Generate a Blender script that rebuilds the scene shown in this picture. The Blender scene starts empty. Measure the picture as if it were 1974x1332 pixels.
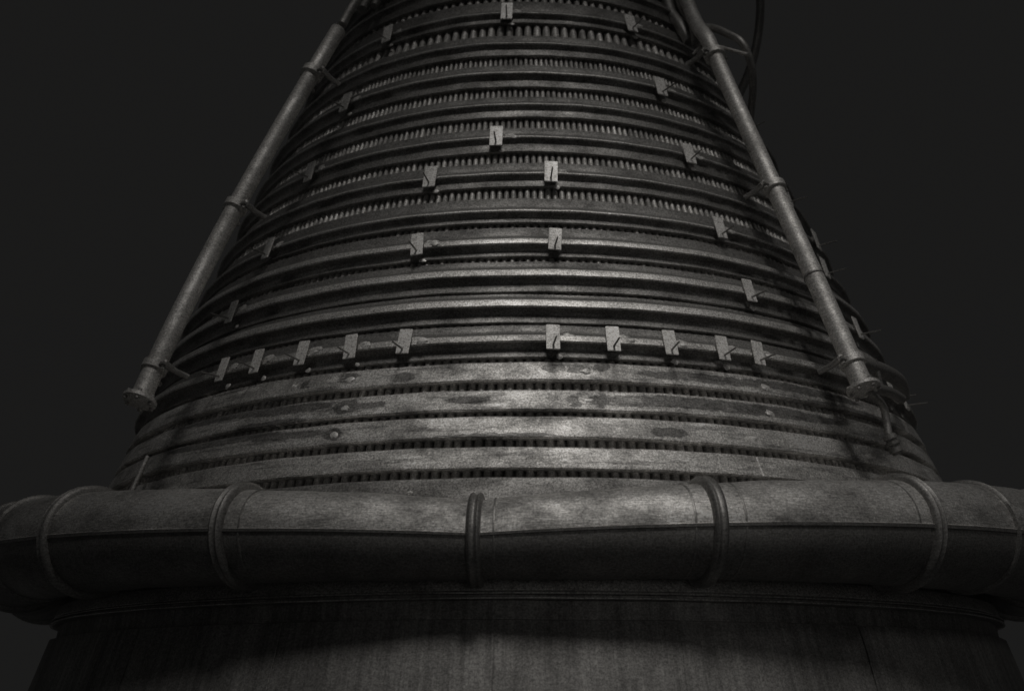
import bpy, bmesh, math, random
from mathutils import Vector, Matrix
random.seed(7)
C = bpy.context.scene
S = 4.0            # metres per working unit
Z0 = 1.5           # height of the camera above the floor level
pi = math.pi
rad = math.radians

# ------------------------------------------------------------------ camera
cam_d = bpy.data.cameras.new('camera')
cam = bpy.data.objects.new('camera', cam_d)
C.collection.objects.link(cam)
cam.location = (0, -S, Z0)
cam.rotation_euler = (pi/2 + math.atan(684/2200), 0, math.atan(25/2200))
cam_d.sensor_width = 36
cam_d.lens = 2200/1974*36
cam_d.clip_start = 0.02
cam_d.clip_end = 200
C.camera = cam
cam_d.dof.use_dof = True
cam_d.dof.focus_distance = 2.8
cam_d.dof.aperture_fstop = 3.0

# ------------------------------------------------------------------ world and lamps
w = bpy.data.worlds.new('World'); C.world = w; w.use_nodes = True
bg = w.node_tree.nodes['Background']
bg.inputs[0].default_value = (0.0102, 0.0101, 0.0099, 1)
bg.inputs[1].default_value = 1.0

def lamp(name, kind, loc, target, energy, color=(1, .97, .93), **kw):
    d = bpy.data.lights.new(name, kind)
    d.energy = energy; d.color = color
    for k, v in kw.items(): setattr(d, k, v)
    o = bpy.data.objects.new(name, d); C.collection.objects.link(o)
    o.location = loc
    o.rotation_euler = (Vector(target)-Vector(loc)).to_track_quat('-Z', 'Y').to_euler()
    return o
# high soft lamp in front of and above the bell
lamp('key_lamp', 'SPOT', (0.6, -5.0, 8.3), (0.20, -1.30, Z0+.78), 580, spot_size=rad(23), spot_blend=1.0, shadow_soft_size=1.0)
# weak fill lamp added beside the camera to lift the dark metal
lamp('front_fill', 'SPOT', (1.0, -4.8, Z0+.30), (0.30, -1.2, Z0+.70), 9, spot_size=rad(42), spot_blend=1.0, shadow_soft_size=.6)
lamp('side_fill', 'SPOT', (-3.6, -3.4, 4.2), (-.93, -1.0, Z0+1.55), 8, spot_size=rad(30), spot_blend=1.0, shadow_soft_size=.3)  # added fill lamps, one each side, to brighten pipes and edges
lamp('side_fill', 'SPOT', (4.2, -2.6, 4.4), (1.15, -.9, Z0+1.05), 12, spot_size=rad(38), spot_blend=1.0, shadow_soft_size=.3)

vs = C.view_settings
vs.view_transform = 'Standard'; vs.look = 'None'; vs.exposure = 0; vs.gamma = 1

# ------------------------------------------------------------------ materials
STAINS = [(-0.0960,0.1712,0.0367,0.0022),(-0.2862,0.1712,0.0401,0.0022),(-0.4433,0.1740,0.0908,0.0032),(-0.3264,0.1714,0.0209,0.0050),(0.0873,0.1702,0.0105,0.0040),(0.1326,0.1706,0.0140,0.0043),(0.1850,0.1704,0.0297,0.0029),(0.3927,0.1726,0.2583,0.0040),(0.3421,0.1912,0.1326,0.0032),(0.5899,0.1928,0.1710,0.0032),(-0.4259,0.1552,0.0820,0.0025),(-0.3386,0.1530,0.0140,0.0043),(-0.3334,0.1918,0.0209,0.0036),(-0.4241,0.1906,0.0122,0.0029),(0.0541,0.1944,0.0192,0.0047),(0.1414,0.1952,0.0157,0.0036),(0.1012,0.1922,0.0209,0.0025),(0.5079,0.1926,0.0419,0.0029),(0.2478,0.1516,0.0379,0.0030),(-0.0454,0.1476,0.1047,0.0014),(-0.5847,0.1756,0.1588,0.0025),(-0.6004,0.1580,0.1571,0.0029),(-0.2217,0.1894,0.0209,0.0032),(-0.4817,0.1656,0.0838,0.0018),(0.7365,0.1840,0.1693,0.0036),]
def metal(name, col, rough=.5, met=.5, var=.35, stain=0., streak=8., speck=.25, bump=.25, rvar=.15, vstreak=0., tubes=False):
    m = bpy.data.materials.new(name); m.use_nodes = True
    nt = m.node_tree; N = nt.nodes; L = nt.links
    b = N['Principled BSDF']
    geo = N.new('ShaderNodeNewGeometry')
    sx = N.new('ShaderNodeSeparateXYZ'); L.new(geo.outputs['Position'], sx.inputs[0])
    # angle round the bell x radius and height: lets the streaks run round the bell
    at = N.new('ShaderNodeMath'); at.operation = 'ARCTAN2'
    L.new(sx.outputs[0], at.inputs[0])
    ng = N.new('ShaderNodeMath'); ng.operation = 'MULTIPLY'; ng.inputs[1].default_value = -1
    L.new(sx.outputs[1], ng.inputs[0]); L.new(ng.outputs[0], at.inputs[1])
    def coords(sa, sz):
        c = N.new('ShaderNodeCombineXYZ')
        ma = N.new('ShaderNodeMath'); ma.operation = 'MULTIPLY'; ma.inputs[1].default_value = sa
        mz = N.new('ShaderNodeMath'); mz.operation = 'MULTIPLY'; mz.inputs[1].default_value = sz
        L.new(at.outputs[0], ma.inputs[0]); L.new(sx.outputs[2], mz.inputs[0])
        L.new(ma.outputs[0], c.inputs[0]); L.new(mz.outputs[0], c.inputs[2])
        return c.outputs[0]
    def noise(vec, det=5, rgh=.6, sc=1.):
        n = N.new('ShaderNodeTexNoise'); n.inputs['Scale'].default_value = sc
        n.inputs['Detail'].default_value = det; n.inputs['Roughness'].default_value = rgh
        L.new(vec, n.inputs['Vector']); return n.outputs['Fac']
    def ramp(fac, p0, v0, p1, v1):
        r = N.new('ShaderNodeMapRange'); r.inputs[1].default_value = p0; r.inputs[2].default_value = p1
        r.inputs[3].default_value = v0; r.inputs[4].default_value = v1
        L.new(fac, r.inputs[0]); return r.outputs[0]
    def mul(a, bb):
        x = N.new('ShaderNodeMath'); x.operation = 'MULTIPLY'; L.new(a, x.inputs[0]); L.new(bb, x.inputs[1]); return x.outputs[0]
    blot = noise(coords(6*1.4, 6*streak/3), 6, .65)                       # cloudy patches
    fine = noise(coords(60*1.4, 60*streak), 4, .7)                        # brushed streaks
    spk = noise(geo.outputs['Position'], 4, .85, 210.)                      # soot speckle
    val = mul(mul(ramp(blot, .3, 1-var, .7, 1+var), ramp(fine, .3, 1-var*.6, .7, 1+var*.6)), ramp(spk, .34, 1-speck*1.5, .66, 1+speck*1.5))
    if stain > 0:
        # burnt patches of the straps, each where it sits on the metal (angle, height, half sizes)
        wa = noise(coords(40, 40), 4, .6); wz = noise(coords(55, 60), 4, .6)
        def math_(op, x, y):
            n = N.new('ShaderNodeMath'); n.operation = op
            for k, q in enumerate((x, y)):
                if isinstance(q, (int, float)): n.inputs[k].default_value = q
                else: L.new(q, n.inputs[k])
            return n.outputs[0]
        ang = math_('ADD', at.outputs[0], math_('MULTIPLY', math_('SUBTRACT', wa, .5), .06))
        hgt = math_('ADD', sx.outputs[2], math_('MULTIPLY', math_('SUBTRACT', wz, .5), .020))
        m_ = None
        for a0, h0, ra, rh in STAINS:
            da = math_('POWER', math_('ABSOLUTE', math_('MULTIPLY', math_('SUBTRACT', ang, a0), 1/ra), 0), 2.6)
            dz = math_('POWER', math_('ABSOLUTE', math_('MULTIPLY', math_('SUBTRACT', hgt, Z0+S*h0), 1/(S*rh)), 0), 2.)
            d_ = math_('ADD', da, dz)
            m_ = d_ if m_ is None else math_('MINIMUM', m_, d_)
        val = mul(val, ramp(m_, .85, stain, 1.25, 1.0))
        st2 = noise(coords(9, 34), 6, .65)
        val = mul(val, ramp(st2, .55, 1.0, .64, 1.35))
        st3 = noise(coords(7, 60), 6, .6)
        val = mul(val, ramp(st3, .55, 1.0, .62, .60))
    if tubes:                                                          # each brazed tube has its own tint
        q = N.new('ShaderNodeMath'); q.operation = 'MULTIPLY'; q.inputs[1].default_value = 356/(2*pi)
        fl = N.new('ShaderNodeMath'); fl.operation = 'FLOOR'
        wn = N.new('ShaderNodeTexWhiteNoise'); wn.noise_dimensions = '1D'
        L.new(at.outputs[0], q.inputs[0]); L.new(q.outputs[0], fl.inputs[0]); L.new(fl.outputs[0], wn.inputs['W'])
        val = mul(val, ramp(wn.outputs['Value'], 0, .78, 1, 1.18))
    if vstreak > 0:
        v = noise(coords(90, 1.6), 4, .7)
        val = mul(val, ramp(v, .35, 1-vstreak, .7, 1+vstreak))
    mx = N.new('ShaderNodeVectorMath'); mx.operation = 'SCALE'
    mx.inputs[0].default_value = col
    L.new(val, mx.inputs['Scale']); L.new(mx.outputs[0], b.inputs['Base Color'])
    L.new(ramp(blot, .3, rough+rvar, .7, rough-rvar), b.inputs['Roughness'])
    b.inputs['Metallic'].default_value = met
    bp = N.new('ShaderNodeBump'); bp.inputs['Strength'].default_value = bump; bp.inputs['Distance'].default_value = .004
    L.new(fine, bp.inputs['Height']); L.new(bp.outputs[0], b.inputs['Normal'])
    return m
def g(v): return (v*1.02, v, v*.97)
M_tube = metal('dull_tube_steel', g(.56), .70, .8, .35, 0, 3, .35, tubes=True)
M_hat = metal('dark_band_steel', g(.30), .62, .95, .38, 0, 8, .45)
M_crest = metal('pale_crest_steel', g(.68), .56, .9, .42, 0, 8, .45)  # rib crests paler than the rest of the band
M_flat = metal('scuffed_flat_steel', g(.60), .62, .8, .55, .44, 6, .42)
M_lowband = metal('darker_flat_steel', g(.33), .64, .9, .30, 0, 6, .45)  # darker tone for the lowest flat band
M_mani = metal('sooty_manifold_steel', g(.60), .58, .8, .75, 0, 5, .32, .3)
M_under = metal('darker_manifold_underside', g(.34), .68, .95, .25, 0, 5, .3, .2)  # lower half shell, darker in tone than the upper
M_skirt = metal('streaked_skirt_steel', g(.40), .70, .95, .25, 0, 2, .3, .2, .1, .24)
M_ring = metal('clamp_steel', g(.38), .58, .95, .3, 0, 3, .3)
M_clip = metal('bare_clip_steel', g(.88), .55, .3, .28, 0, 3, .35)
M_pin = metal('dark_pin_steel', g(.36), .55, .9, .2, 0, 2, .2)
M_tab = metal('weld_tab_steel', g(.78), .55, .4, .35, 0, 2, .35)
M_pipe = metal('grey_pipe_steel', g(.66), .62, .75, .3, 0, 4, .35)
M_dark = metal('dark_fitting_steel', g(.42), .6, .95, .3, 0, 3, .3)

# ------------------------------------------------------------------ helpers
KN = [(-.2,.425),(-.05,.398),(.0,.388),(.042,.376),(.075,.366),(.11,.358),(.145,.347),(.182,.334),(.24,.3125),(.30,.290),(.36,.267),(.42,.244),(.485,.2195),(.55,.195),(.62,.170),(.75,.125)]
def R(h):
    for (h0, r0), (h1, r1) in zip(KN, KN[1:]):
        if h <= h1: return r0+(r1-r0)*(h-h0)/(h1-h0)
    return KN[-1][1]
def P(a, h, r):                      # azimuth in radians, height, radius -> world
    return Vector((S*r*math.sin(a), -S*r*math.cos(a), Z0+S*h))
def obj(name, bm, mats, parent=None, smooth=None):
    me = bpy.data.meshes.new(name)
    bmesh.ops.recalc_face_normals(bm, faces=bm.faces[:])
    bm.to_mesh(me); bm.free()
    for m in (mats if isinstance(mats, (list, tuple)) else [mats]): me.materials.append(m)
    o = bpy.data.objects.new(name, me); C.collection.objects.link(o)
    if smooth is not None:
        me.shade_smooth()
        me.set_sharp_from_angle(angle=rad(smooth))
    if parent is not None: o.parent = parent
    return o
def lathe(prof, n=360, mat_of=None, wob=0., closed=True, seed=0):
    """prof: list of (h, r) in units, turned round the axis"""
    bm = bmesh.new(); rnd = random.Random(seed)
    ph = [(rnd.uniform(0, 6.28), k) for k in (3, 7, 13, 29, 47)]
    rows = []
    for i in range(n):
        a = 2*pi*i/n
        d = wob*sum(math.sin(k*a+p)/(1+.4*j) for j, (p, k) in enumerate(ph))
        dz = wob*.8*sum(math.cos(k*a+2*p)/(1+.4*j) for j, (p, k) in enumerate(ph))
        rows.append([bm.verts.new(P(a, h+dz, r+d)) for h, r in prof])
    m = len(prof)
    for i in range(n):
        A, B = rows[i], rows[(i+1) % n]
        for j in range(m if closed else m-1):
            k = (j+1) % m
            f = bm.faces.new((A[j], A[k], B[k], B[j]))
            if mat_of: f.material_index = mat_of(j)
    return bm
def frame(d):
    d = d.normalized(); u = d.cross(Vector((0, 0, 1)))
    if u.length < .01: u = d.cross(Vector((0, 1, 0)))
    u.normalize(); return u, d.cross(u).normalized()
def tube(bm, pts, rr, n=20, cap=True):
    pts = [Vector(p) for p in pts]
    if not isinstance(rr, (list, tuple)): rr = [rr]*len(pts)
    rings = []; pu = None
    for i, p in enumerate(pts):
        d = (pts[min(i+1, len(pts)-1)]-pts[max(i-1, 0)]).normalized()
        if pu is None: u, v = frame(d)
        else:
            u = (pu-d*pu.dot(d)).normalized(); v = d.cross(u)
        pu = u
        rings.append([bm.verts.new(p+rr[i]*(math.cos(2*pi*k/n)*u+math.sin(2*pi*k/n)*v)) for k in range(n)])
    for A, B in zip(rings, rings[1:]):
        for k in range(n): bm.faces.new((A[k], A[(k+1) % n], B[(k+1) % n], B[k]))
    if cap:
        bm.faces.new(rings[0]); bm.faces.new(rings[-1][::-1])
    return bm
def smooth_path(pts, k=8):
    pts = [Vector(p) for p in pts]; out = []
    q = [pts[0]*2-pts[1]]+pts+[pts[-1]*2-pts[-2]]
    for i in range(1, len(q)-2):
        for j in range(k):
            t = j/k
            a, b, c, d = q[i-1], q[i], q[i+1], q[i+2]
            out.append(.5*((2*b)+(c-a)*t+(2*a-5*b+4*c-d)*t*t+(3*b-a-3*c+d)*t**3))
    out.append(pts[-1]); return out
def box(bm, c, ux, uy, uz, sx, sy, sz, bev=0.):
    """box of half sizes sx,sy,sz along unit axes"""
    vs_ = []
    for i in (-1, 1):
        for j in (-1, 1):
            for k in (-1, 1): vs_.append(bm.verts.new(c+ux*sx*i+uy*sy*j+uz*sz*k))
    idx = [(0,1,3,2),(4,6,7,5),(0,4,5,1),(2,3,7,6),(0,2,6,4),(1,5,7,3)]
    fs = [bm.faces.new([vs_[q] for q in f]) for f in idx]
    if bev > 0:
        es = list({e for f in fs for e in f.edges})
        bmesh.ops.bevel(bm, geom=es, offset=bev, segments=2, affect='EDGES')
    return bm
def blob(bm, c, ux, uy, uz, sx, sy, sz, rnd):
    r = bmesh.ops.create_icosphere(bm, subdivisions=2, radius=1)
    for v in r['verts']:
        k = 1+rnd.uniform(-.38, .30)
        v.co = c+ux*v.co.x*sx*k+uy*v.co.y*sy*k+uz*v.co.z*sz*k
    return bm

# ------------------------------------------------------------------ the engine
root = bpy.data.objects.new('rocket_engine', None); C.collection.objects.link(root)
root.location = (0, 0, 0)
root['label'] = 'dark steel rocket engine bell ringed with ribbed bands above a fat exhaust collar pipe'
root['category'] = 'rocket engine'

# ---- wall of upright coolant tubes
def tube_wall(nt, h0, h1, nh):
    US = (-1, -.80, -.74, -.55, -.25, 0, .25, .55, .74, .80)
    bm = bmesh.new(); rnd = random.Random(nt)
    hs = [h0+(h1-h0)*i/nh for i in range(nh+1)]
    cols = []
    for i in range(nt):
        jit = rnd.uniform(-.0007, .0003)
        for u in US:
            a = 2*pi*(i+.5*(u+1))/nt
            col = []
            for h in hs:
                r = R(h); hw = pi*r/nt
                off = jit-(hw*1.9 if abs(u) > .78 else hw*.9*(1-math.sqrt(1-(u/.76)**2*.98)))
                col.append(bm.verts.new(P(a, h, r-.0012+off)))
            cols.append(col)
    n = len(cols)
    for i in range(n):
        A, B = cols[i], cols[(i+1) % n]
        for j in range(nh): bm.faces.new((A[j], B[j], B[j+1], A[j+1]))
    return bm
obj('coolant_tube_wall', tube_wall(356, .062, .4995, 24), M_tube, root, 50)
obj('coolant_tube_wall', tube_wall(178, .4985, .75, 12), M_tube, root, 50)

# ---- bands: hat sections above, flat straps below
HAT = [ # bottom, top, height of the rib crest, crest face height, how far the rib stands out
 (.5815,.6080,.5950,.0020,.0070),(.5480,.5760,.5620,.0020,.0070),
 (.5125,.5405,.5208,.0020,.0070),(.4748,.4995,.4852,.0018,.0070),(.4396,.4648,.4512,.0030,.0078),(.4073,.4301,.4175,.0018,.0068),(.3723,.3972,.3837,.0020,.0070),
 (.3393,.3633,.3488,.0020,.0072),(.3071,.3303,.3148,.0024,.0076),(.2784,.3044,.2880,.0036,.0088),(.2506,.2758,.2620,.0044,.0090),(.2266,.2494,.2378,.0046,.0096),(.2006,.2250,.2108,.0038,.0096)]
rib_h = []
for i, (hb, ht, hc, fc, n1) in enumerate(HAT):
    n0 = .0015; n1 *= .86; hc += .0019
    if i < 9: fc *= .45
    if i < 10: hb += .0008
    rb = lambda h, o: (h, R(h)+o)
    top = hc+fc*.5; bot = hc-fc*.5
    D = n1-n0
    prof = [rb(ht, -.004), rb(ht-.0002, n0-.0006), rb(ht-.0007, n0)]
    up = [(.0062, 0), (.0050, .05), (.0038, .17), (.0026, .40), (.0016, .66), (.0007, .88), (0, .985)]
    prof += [rb(min(top+q, ht-.0012), n0+D*v) for q, v in up]
    k0 = len(prof)-1
    prof += [rb(hc, n1), rb(bot, n1+.0001), rb(bot-.0009, n1-.0008)]
    k1 = len(prof)-1
    prof += [rb(bot-.0015, n0+D*.62), rb(bot-.0022, n0+D*.34), rb(bot-.0031, n0+D*.12), rb(bot-.0040, n0+D*.02), rb(hb+.0026, n0), rb(hb+.0008, n0+.0002), rb(hb+.0002, n0-.0006), rb(hb, -.004)]
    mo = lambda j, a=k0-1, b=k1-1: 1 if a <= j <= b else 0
    obj('hat_band', lathe(prof, 360, mo, .00026, True, 10+i), [M_hat, M_crest], root, 50)
    rib_h.append(hc)
# thin welded bead lines that edge the lower hat bands
FLAT = [(.1838,.1975,.0030,.0),(.1640,.1782,.0032,.0),(.1458,.1604,.0034,.0),(.1262,.1405,.0032,.0),(.1040,.1216,.0030,.0)]
for i, (hb, ht, o, _) in enumerate(FLAT):
    m = (hb+ht)/2
    rb = lambda h, q: (h, R(h)+q)
    prof = [rb(ht, -.004), rb(ht-.0002, o-.0008), rb(ht-.0008, o-.0001), rb(ht-.0016, o), rb(m+.002, o+.0003), rb(m-.003, o+.0006), rb(hb+.0020, o+.0008),
            rb(hb+.0010, o+.0007), rb(hb+.0003, o), rb(hb, o-.0010), rb(hb, -.004)]
    obj('flat_band', lathe(prof, 360, None, .00030, True, 40+i), M_lowband if i == 4 else M_flat, root, 40)

# ---- exhaust manifold: swelling ring pipe, in two half shells joined by an outer seam
A0 = -3.8
def mani(a):                      # degrees -> (centre height, centre radius, pipe radius)
    d = abs((a-A0+180) % 360-180); d = min(d, 90)
    rho = .0212+.00025*d
    hc = .0822+.00030*d
    return hc, .3645+rho, rho
def mani_ring(bm, a, prof):
    hc, rc, rho = mani(a); ar = rad(a)
    return [bm.verts.new(P(ar, hc+(rho+o)*math.sin(t), rc+(rho+o)*math.cos(t))) for t, o in prof]
bm = bmesh.new(); prof = []
for k in range(48):
    t = 2*pi*k/48; prof.append((t, 0.))
prof = [(t, o) for t, o in prof if abs((t+pi) % (2*pi)-pi) > .06]
prof = [(-.045, 0.), (-.03, .0009), (.03, .0011), (.05, .0)]+prof
prof.sort(key=lambda q: (q[0]+.06) % (2*pi))
rnd = random.Random(3); rows = []
for i in range(480):
    a = i*.75-180
    d = .00035*(math.sin(rad(a)*23)+.6*math.sin(rad(a)*57+1))
    rows.append(mani_ring(bm, a, [(t, o+d*(.5+.5*math.sin(3*t+rad(a)*9))) for t, o in prof]))
for i in range(480):
    A, B = rows[i], rows[(i+1) % 480]
    for j in range(len(prof)):
        k = (j+1) % len(prof); f = bm.faces.new((A[j], A[k], B[k], B[j]))
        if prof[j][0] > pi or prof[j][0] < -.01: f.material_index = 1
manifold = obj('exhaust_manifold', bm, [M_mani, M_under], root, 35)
bm = lathe([(.1052, .3575), (.1046, .374), (.1036, .3742), (.1034, .3575)], 360, None, .0003, True, 77)
obj('joining_strip', bm, M_ring, manifold, 30)
def clamp(a, width, proud, beads=2):
    bm = bmesh.new(); rr = []
    W = width/2
    sec = [(-W, -.001), (-W, proud*.35), (-W*.8, proud*.85), (-W*.5, proud), (-W*.15, proud*.72), (W*.15, proud*.72), (W*.5, proud), (W*.8, proud*.85), (W, proud*.35), (W, -.001)]
    if beads == 1: sec = [(-W, -.001), (-W*.7, proud*.7), (0, proud), (W*.7, proud*.7), (W, -.001)]
    n = 64
    for k in range(n):
        t = 2*pi*k/n; row = []
        for x, o in sec:
            hc, rc, rho = mani(a)
            da = math.degrees(x/(rc+rho*.6))
            hc, rc, rho = mani(a+da)
            row.append(bm.verts.new(P(rad(a+da), hc+(rho+o)*math.sin(t), rc+(rho+o)*math.cos(t))))
        rr.append(row)
    for k in range(n):
        A, B = rr[k], rr[(k+1) % n]
        for j in range(len(sec)-1): bm.faces.new((A[j], A[j+1], B[j+1], B[j]))
    return obj('clamp_ring', bm, M_ring, manifold, 45)
for a in (-3.8, -23.6, 14.2, 33.0, -42.6, -66, 62, 84, -88, 110, 140, 170, -115, -145): clamp(a, .0076, .0042)
for a in (43.0, -54): clamp(a, .0030, .0022, 1)
# flat weld flanges that edge each manifold segment
for a in (-2.3, -21.8, 12.4, 16.2, 31.2): clamp(a, .0014, .0004, 1)

# ---- skirt below the manifold
prof = [(.074,.3655),(.0665,.3700),(.0657,.3712),(.0560,.3742),(.0556,.3760),(.0548,.3762),(.0544,.3748),(.0534,.3748),(.0530,.3764),(.0522,.3764),(.0516,.3712),(.0430,.3722),(.0424,.3722),
        (.0418,.3722),(.0412,.3768),(.0300,.3802),(.0150,.3845),(.0,.3892),(-.02,.3945),(-.05,.402),(-.10,.414),(-.115,.4175),(-.117,.421),(-.121,.421),(-.123,.416),(-.10,.408),(-.05,.396),(.0,.383),(.0416,.371),(.06,.365)]
skirt = obj('nozzle_skirt', lathe(prof, 360, None, .00020, True, 90), M_skirt, root, 35)
def skirt_strap(rows, sd):
    return obj('edge_strap', lathe(rows, 360, None, .00015, True, sd), M_crest, skirt, 35)  # pale steel here so the strip and ridges look lit below the manifold
skirt_strap([(.0650,.3700),(.0648,.3722),(.0640,.3726),(.0572,.3748),(.0566,.3746),(.0564,.3700)], 93)
skirt_strap([(.0556,.3740),(.0555,.3768),(.0549,.3769),(.0548,.3740)], 94)
skirt_strap([(.0530,.3740),(.0529,.3772),(.0523,.3772),(.0522,.3740)], 95)
# welded seams standing up the skirt
for a in (-2.5, 12.6, 30.5, -21, -38):
    bm = bmesh.new()
    hs = [.0408-.008*i for i in range(14)]
    pts = [P(rad(a+.05*math.sin(i)), h, (.3769+(.0412-h)*.30)+.0001) for i, h in enumerate(hs)]
    tube(bm, pts, .0016, 8)
    obj('weld_seam', bm, M_skirt, skirt, 60)

# ---- clips on the ribs (plate with a pin standing out, weld tabs beside it)
CLIPS = {12: (-37.8, -32.0, -25.6, -19.2, -13.0, 3.0, 9.4, 15.8, 22.2, 27.0, 53, 57.5), 10: (-41.8, 29.2, 52.4), 9: (-13.6, 3.8),
         8: (-40.0, 28.2, 52.5), 7: (-13.6, 4.0, 57), 6: (-4.4, 27.6, -38.2, 53), 4: (26.2, -36.2, 50), 2: (-3.4, 24.2, -31.8)}
for bi, angs in CLIPS.items():
    hc = rib_h[bi]+.0002
    off = HAT[bi][4]*.86
    for a_ in angs:
        rnd = random.Random(int(a_*100)+bi*7)
        a = rad(a_+rnd.uniform(-.15, .15))
        out = Vector((math.sin(a), -math.cos(a), 0)); tan = Vector((math.cos(a), math.sin(a), 0))
        upv = Vector((0, 0, 1))
        slope = Vector((-out.x*.27, -out.y*.27, 1)).normalized()       # plates lean back a little with the bell
        rot = rnd.uniform(-.07, .07)
        ux = (tan*math.cos(rot)+slope*math.sin(rot)).normalized(); n = ux.cross(slope).normalized()
        if n.dot(out) < 0: n = -n
        uz = n.cross(ux).normalized()
        if uz.z < 0: uz = -uz
        c = P(a, hc+.0002, R(hc)+off+.0016)
        wdt = S*.0042*(1.08 if bi < 8 else 1); hgt = S*.0090*(1.03 if bi < 8 else 1)
        bm = bmesh.new(); box(bm, c, ux, n, uz, wdt, S*.0005, hgt, .0012)
        clip = obj('mounting_clip', bm, M_clip, root, 30)
        bm = bmesh.new()
        st = c-uz*hgt*.58-n*.004
        e = st+out*S*.0165+tan*rnd.uniform(-.006, .006)+upv*rnd.uniform(-.003, .004)
        tube(bm, [st, st.lerp(e, .5), e], [S*.0007, S*.0006, S*.0005], 10)
        obj('pin', bm, M_pin, clip, 60)
        for sd in (-1, 1):                                             # stand-off feet behind the plate
            obj('foot', box(bmesh.new(), c-n*S*.0022+ux*wdt*sd*.95, ux, n, uz, S*.0005, S*.0018, S*.0022, .0008), M_hat, clip, 30)
        for (dx, dh, sx_, sz_, oo) in ((.0085, .0024, .0042, .0018, -.0010), (.0110, .0000, .0030, .0020, .0002), (.0038, -.0112, .0022, .0020, .0)):
            if rnd.random() < (.05 if bi == 12 else .30): continue
            hh = hc+dh
            q = R(hh)+(off+oo if dh > -.01 else .0026)
            cc = P(a+dx/R(hh)*rnd.uniform(.85, 1.1), hh, q)
            bm = blob(bmesh.new(), cc, tan, out, uz, S*sx_*rnd.uniform(.8, 1.2), S*.0006, S*sz_*rnd.uniform(.7, 1.1), rnd)
            obj('weld_tab', bm, M_tab, clip, 60)
# weld pads on the flat bands
for a_, h_, s_ in ((-19.0,.1905,1.),(-18.6,.1705,1.),(-19.2,.1525,1.),(6.4,.1910,1.),(6.4,.1705,1.1),(27.2,.1900,1.2),(26.6,.1712,1.2),(23.6,.1520,1.1),(-26,.1905,.8),(-10.5,.113,.6),(40,.1520,1.)):
    rnd = random.Random(int(a_*10+h_*1000)); a = rad(a_)
    out = Vector((math.sin(a), -math.cos(a), 0)); tan = Vector((math.cos(a), math.sin(a), 0)); uz = Vector((-out.x*.35, -out.y*.35, 1)).normalized()
    bm = blob(bmesh.new(), P(a, h_, R(h_)+.0037), tan, out, uz, S*.0030*s_, S*.0007, S*.0022*s_, rnd)
    obj('weld_pad', bm, M_tab, root, 60)
bm = tube(bmesh.new(), [P(rad(23.2), .139, R(.139)+.0038), P(rad(23.4), .127, R(.127)+.0042)], .004, 8)
obj('weld_pad', bm, M_tab, root, 60)

# ---- drain pipes down each side of the bell
def side_pipe(az, off, h_top, h_bot, r0, r1, coll, bend, groove=()):
    hs = [h_bot+(h_top-h_bot)*i/20 for i in range(21)]
    def A_(h):
        if h <= az[0][0]: return az[0][1]
        for (h0, a0), (h1, a1) in zip(az, az[1:]):
            if h <= h1: return a0+(a1-a0)*(h-h0)/(h1-h0)
        return az[-1][1]
    a_deg = A_(h_bot)
    pts = [P(rad(A_(h)), h, R(h)+off) for h in hs]+[Vector(b) for b in bend]
    pts = smooth_path(pts, 4)
    n = len(pts); rr = [S*(r0+(r1-r0)*i/(n-1)) for i in range(n)]
    pipe = obj('drain_pipe', tube(bmesh.new(), pts, rr, 28), M_pipe, root, 60)
    out = Vector((math.sin(rad(a_deg)), -math.cos(rad(a_deg)), 0)); tan = Vector((math.cos(rad(a_deg)), math.sin(rad(a_deg)), 0))
    for k, h in enumerate(coll):
        p = P(rad(A_(h)), h, R(h)+off); d = (P(rad(A_(h+.01)), h+.01, R(h+.01)+off)-p).normalized()
        rr_ = S*(r0+.0016)
        bm = tube(bmesh.new(), [p-d*S*.0030, p-d*S*.0026, p+d*S*.0026, p+d*S*.0030], [rr_*.9, rr_, rr_, rr_*.9], 28)
        collar = obj('collar', bm, M_pipe, pipe, 40)
        # arms from the collar to the nearest band, with bolt heads
        u = out.cross(d).normalized(); nn = d.cross(u).normalized()
        if nn.dot(out) < 0: nn = -nn
        for s in (-1, 1):
            bm = bmesh.new(); q = p+u*s*S*.0085
            box(bm, q, u, nn, d, S*.0035, S*.0026, S*.0014, .002)
            foot = p-nn*S*.016+u*s*S*.015
            tube(bm, [q+u*s*S*.003, q.lerp(foot, .5), foot], [S*.0024, S*.0020, S*.0020], 10)
            obj('bracket', bm, M_ring, pipe, 30)
        for s in (-1, 1):
            q = p+u*s*S*.0098
            bm = tube(bmesh.new(), [q-d*S*.0030, q+d*S*.0034], S*.0014, 6)
            obj('bolt', bm, M_pipe, pipe, 30)
    for h in groove:
        p = P(rad(A_(h)), h, R(h)+off); d = (P(rad(A_(h+.01)), h+.01, R(h+.01)+off)-p).normalized()
        obj('joint', tube(bmesh.new(), [p-d*S*.0006, p+d*S*.0006], S*(r0+.0005), 28), M_dark, pipe, 40)
    # end flange
    p = P(rad(a_deg), h_bot, R(h_bot)+off); d = (P(rad(a_deg), h_bot+.01, R(h_bot+.01)+off)-p).normalized()
    bm = tube(bmesh.new(), [p-d*S*.0026, p-d*S*.0022, p, p+d*S*.0008], [S*.0100, S*.0108, S*.0108, S*.0100], 28)
    fl = obj('flange', bm, M_pipe, pipe, 40)
    u = out.cross(d).normalized(); nn = d.cross(u).normalized(); bm = bmesh.new()
    for k in range(6):
        t = 2*pi*k/6+.3; q = p+(u*math.cos(t)+nn*math.sin(t))*S*.0088
        tube(bm, [q-d*S*.0044, q+d*S*.0024], S*.0013, 6)
    obj('flange_bolts', bm, M_dark, pipe, 30)
    return pipe
W = lambda x, y, h: Vector((S*x, S*y, Z0+S*h))
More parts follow.
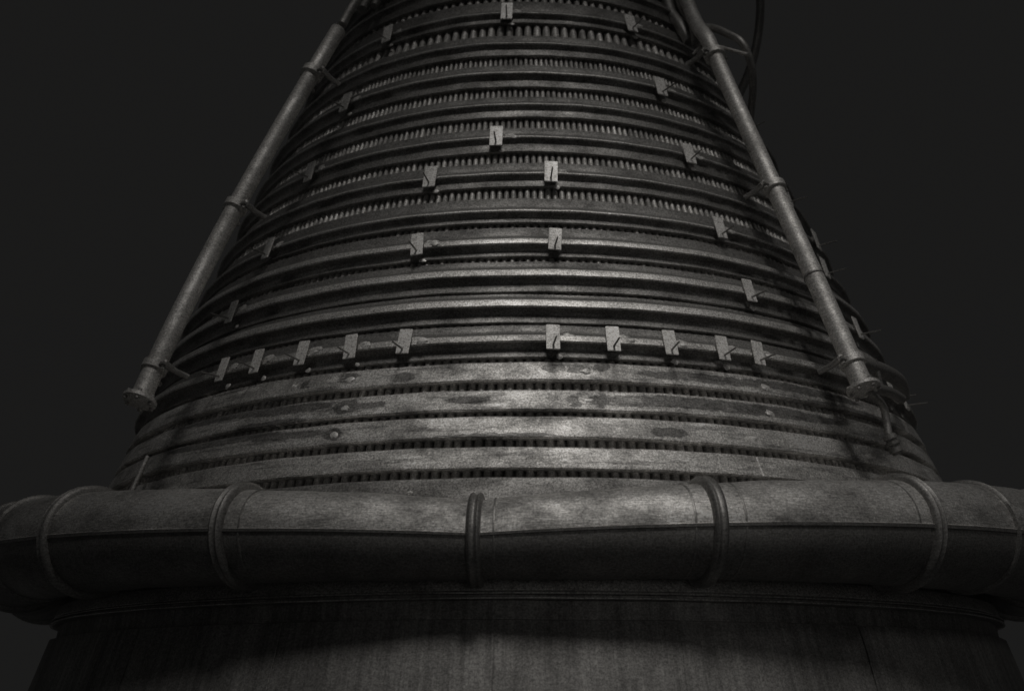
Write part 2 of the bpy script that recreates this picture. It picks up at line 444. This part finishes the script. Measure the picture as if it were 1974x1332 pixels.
pr = side_pipe([(.1,34.9),(.6,34.9)], .040, .500, .1880, .0068, .0058, (.481, .348, .206), [W(.1440,-.185,.523), W(.1425,-.168,.545), W(.140,-.150,.575), W(.135,-.13,.61)], (.272,))
pl = side_pipe([(.1, -37.3)]+[(.2+.02*i, -37.3+78.6*(.02*i)**2) for i in range(16)], .060, .490, .1795, .0066, .0058, (.4475, .327, .2015), [], ())

# small pipe that branches off at the top of the right-hand drain pipe, and its bracket rod
bm = tube(bmesh.new(), smooth_path([W(.1440,-.180,.5270), W(.1520,-.192,.5200), W(.1610,-.207,.5050), W(.1720,-.218,.4870), W(.1800,-.205,.465), W(.182,-.17,.44)], 6), [S*.0030]*31, 18)
obj('branch_pipe', bm, M_ring, pr, 60)
bm = tube(bmesh.new(), [W(.1500,-.196,.5020), W(.1735,-.222,.4765)], S*.0014, 10)
obj('rod', bm, M_pipe, pr, 60)
bm = bmesh.new(); rnd = random.Random(5)
for k in range(5):
    t = k*.9
    c = W(.1470+.0035*math.cos(t), -.196+.002*k*.5, .4930+.0045*math.sin(t)+.001*k)
    tube(bm, smooth_path([c, c+Vector((.012*math.cos(t), -.01, .014*math.sin(t))), c+Vector((.03*math.cos(t+.5), .004, .024*math.sin(t+.8)))], 4), S*.0011, 8)
obj('wire_tie', bm, M_pipe, pr, 60)

# narrow conduits that follow the right-hand drain pipe
for a_, off, r_, h1, h0 in ((37.4, .031, .0022, .455, .212), (38.6, .026, .0014, .445, .23)):
    pts = [P(rad(a_+.12*math.sin(i*1.3)), h0+(h1-h0)*i/24, R(h0+(h1-h0)*i/24)+off-.0008*math.sin(i*.9)) for i in range(25)]
    obj('conduit', tube(bmesh.new(), smooth_path(pts, 3), S*r_, 12), M_ring, root, 60)
# hose below the right-hand flange with its threaded fitting
pts = [P(rad(35.6), .1860, R(.186)+.040), P(rad(38.4), .1800, R(.18)+.034), P(rad(38.9), .1700, R(.17)+.030), P(rad(38.8), .1610, R(.161)+.028)]
hose = obj('hose', tube(bmesh.new(), smooth_path(pts, 6), S*.0025, 14), M_ring, root, 60)
a = P(rad(38.8), .1610, R(.161)+.028); b = P(rad(39.4), .1490, R(.149)+.026)
bm = tube(bmesh.new(), [a.lerp(b, t) for t in (-.05, 0, .22, .24, .34, .36, .52, .54, .9, .92, 1.05)],
          [S*q for q in (.0025, .0042, .0046, .0034, .0034, .0052, .0052, .0040, .0044, .0030, .0028)], 12)
obj('fitting', bm, M_ring, hose, 30)
# bracket cluster on the right shoulder
bm = bmesh.new()
tube(bm, smooth_path([P(rad(36), .207, R(.207)+.04), P(rad(41), .208, R(.208)+.036), P(rad(47), .210, R(.21)+.028), P(rad(53), .209, R(.209)+.016)], 6), S*.0050, 14)
tube(bm, [P(rad(36.5), .190, R(.19)+.038), P(rad(41), .193, R(.193)+.034), P(rad(47), .197, R(.197)+.024)], S*.0035, 12)
tube(bm, [P(rad(38.6), .212, R(.212)+.042), P(rad(39.6), .192, R(.192)+.034)], S*.0018, 10)
obj('support_arm', bm, M_ring, pr, 60)
# thin rod at the lower left
bm = tube(bmesh.new(), [W(-.2528,-.250,.1560), W(-.2560,-.258,.1380), W(-.2600,-.262,.1220)], S*.0016, 10)
obj('rod', bm, M_pipe, root, 60)

# feed lines at the throat, just showing at the top
feeds = [([W(.1235,-.140,.600), W(.1265,-.142,.570), W(.1330,-.152,.548), W(.1400,-.158,.528)], .0052),
         ([W(.1330,-.140,.600), W(.1365,-.142,.575), W(.1425,-.160,.545), W(.1445,-.166,.520)], .0042),
         ([W(-.1380,-.120,.640), W(-.1320,-.145,.590), W(-.1370,-.160,.560)], .0045),
         ([W(-.1255,-.215,.545), W(-.1330,-.232,.515), W(-.1385,-.242,.492)], .0034),
         ([W(-.1150,-.130,.640), W(-.1200,-.155,.590), W(-.1260,-.165,.560)], .0035),
         ([W(.225,-.05,.69), W(.2269,-.05,.632), W(.2143,-.05,.57), W(.19,-.03,.52)], .004)]
for pts, r_ in feeds:
    obj('feed_line', tube(bmesh.new(), smooth_path(pts, 6), S*r_, 16), M_ring, root, 60)
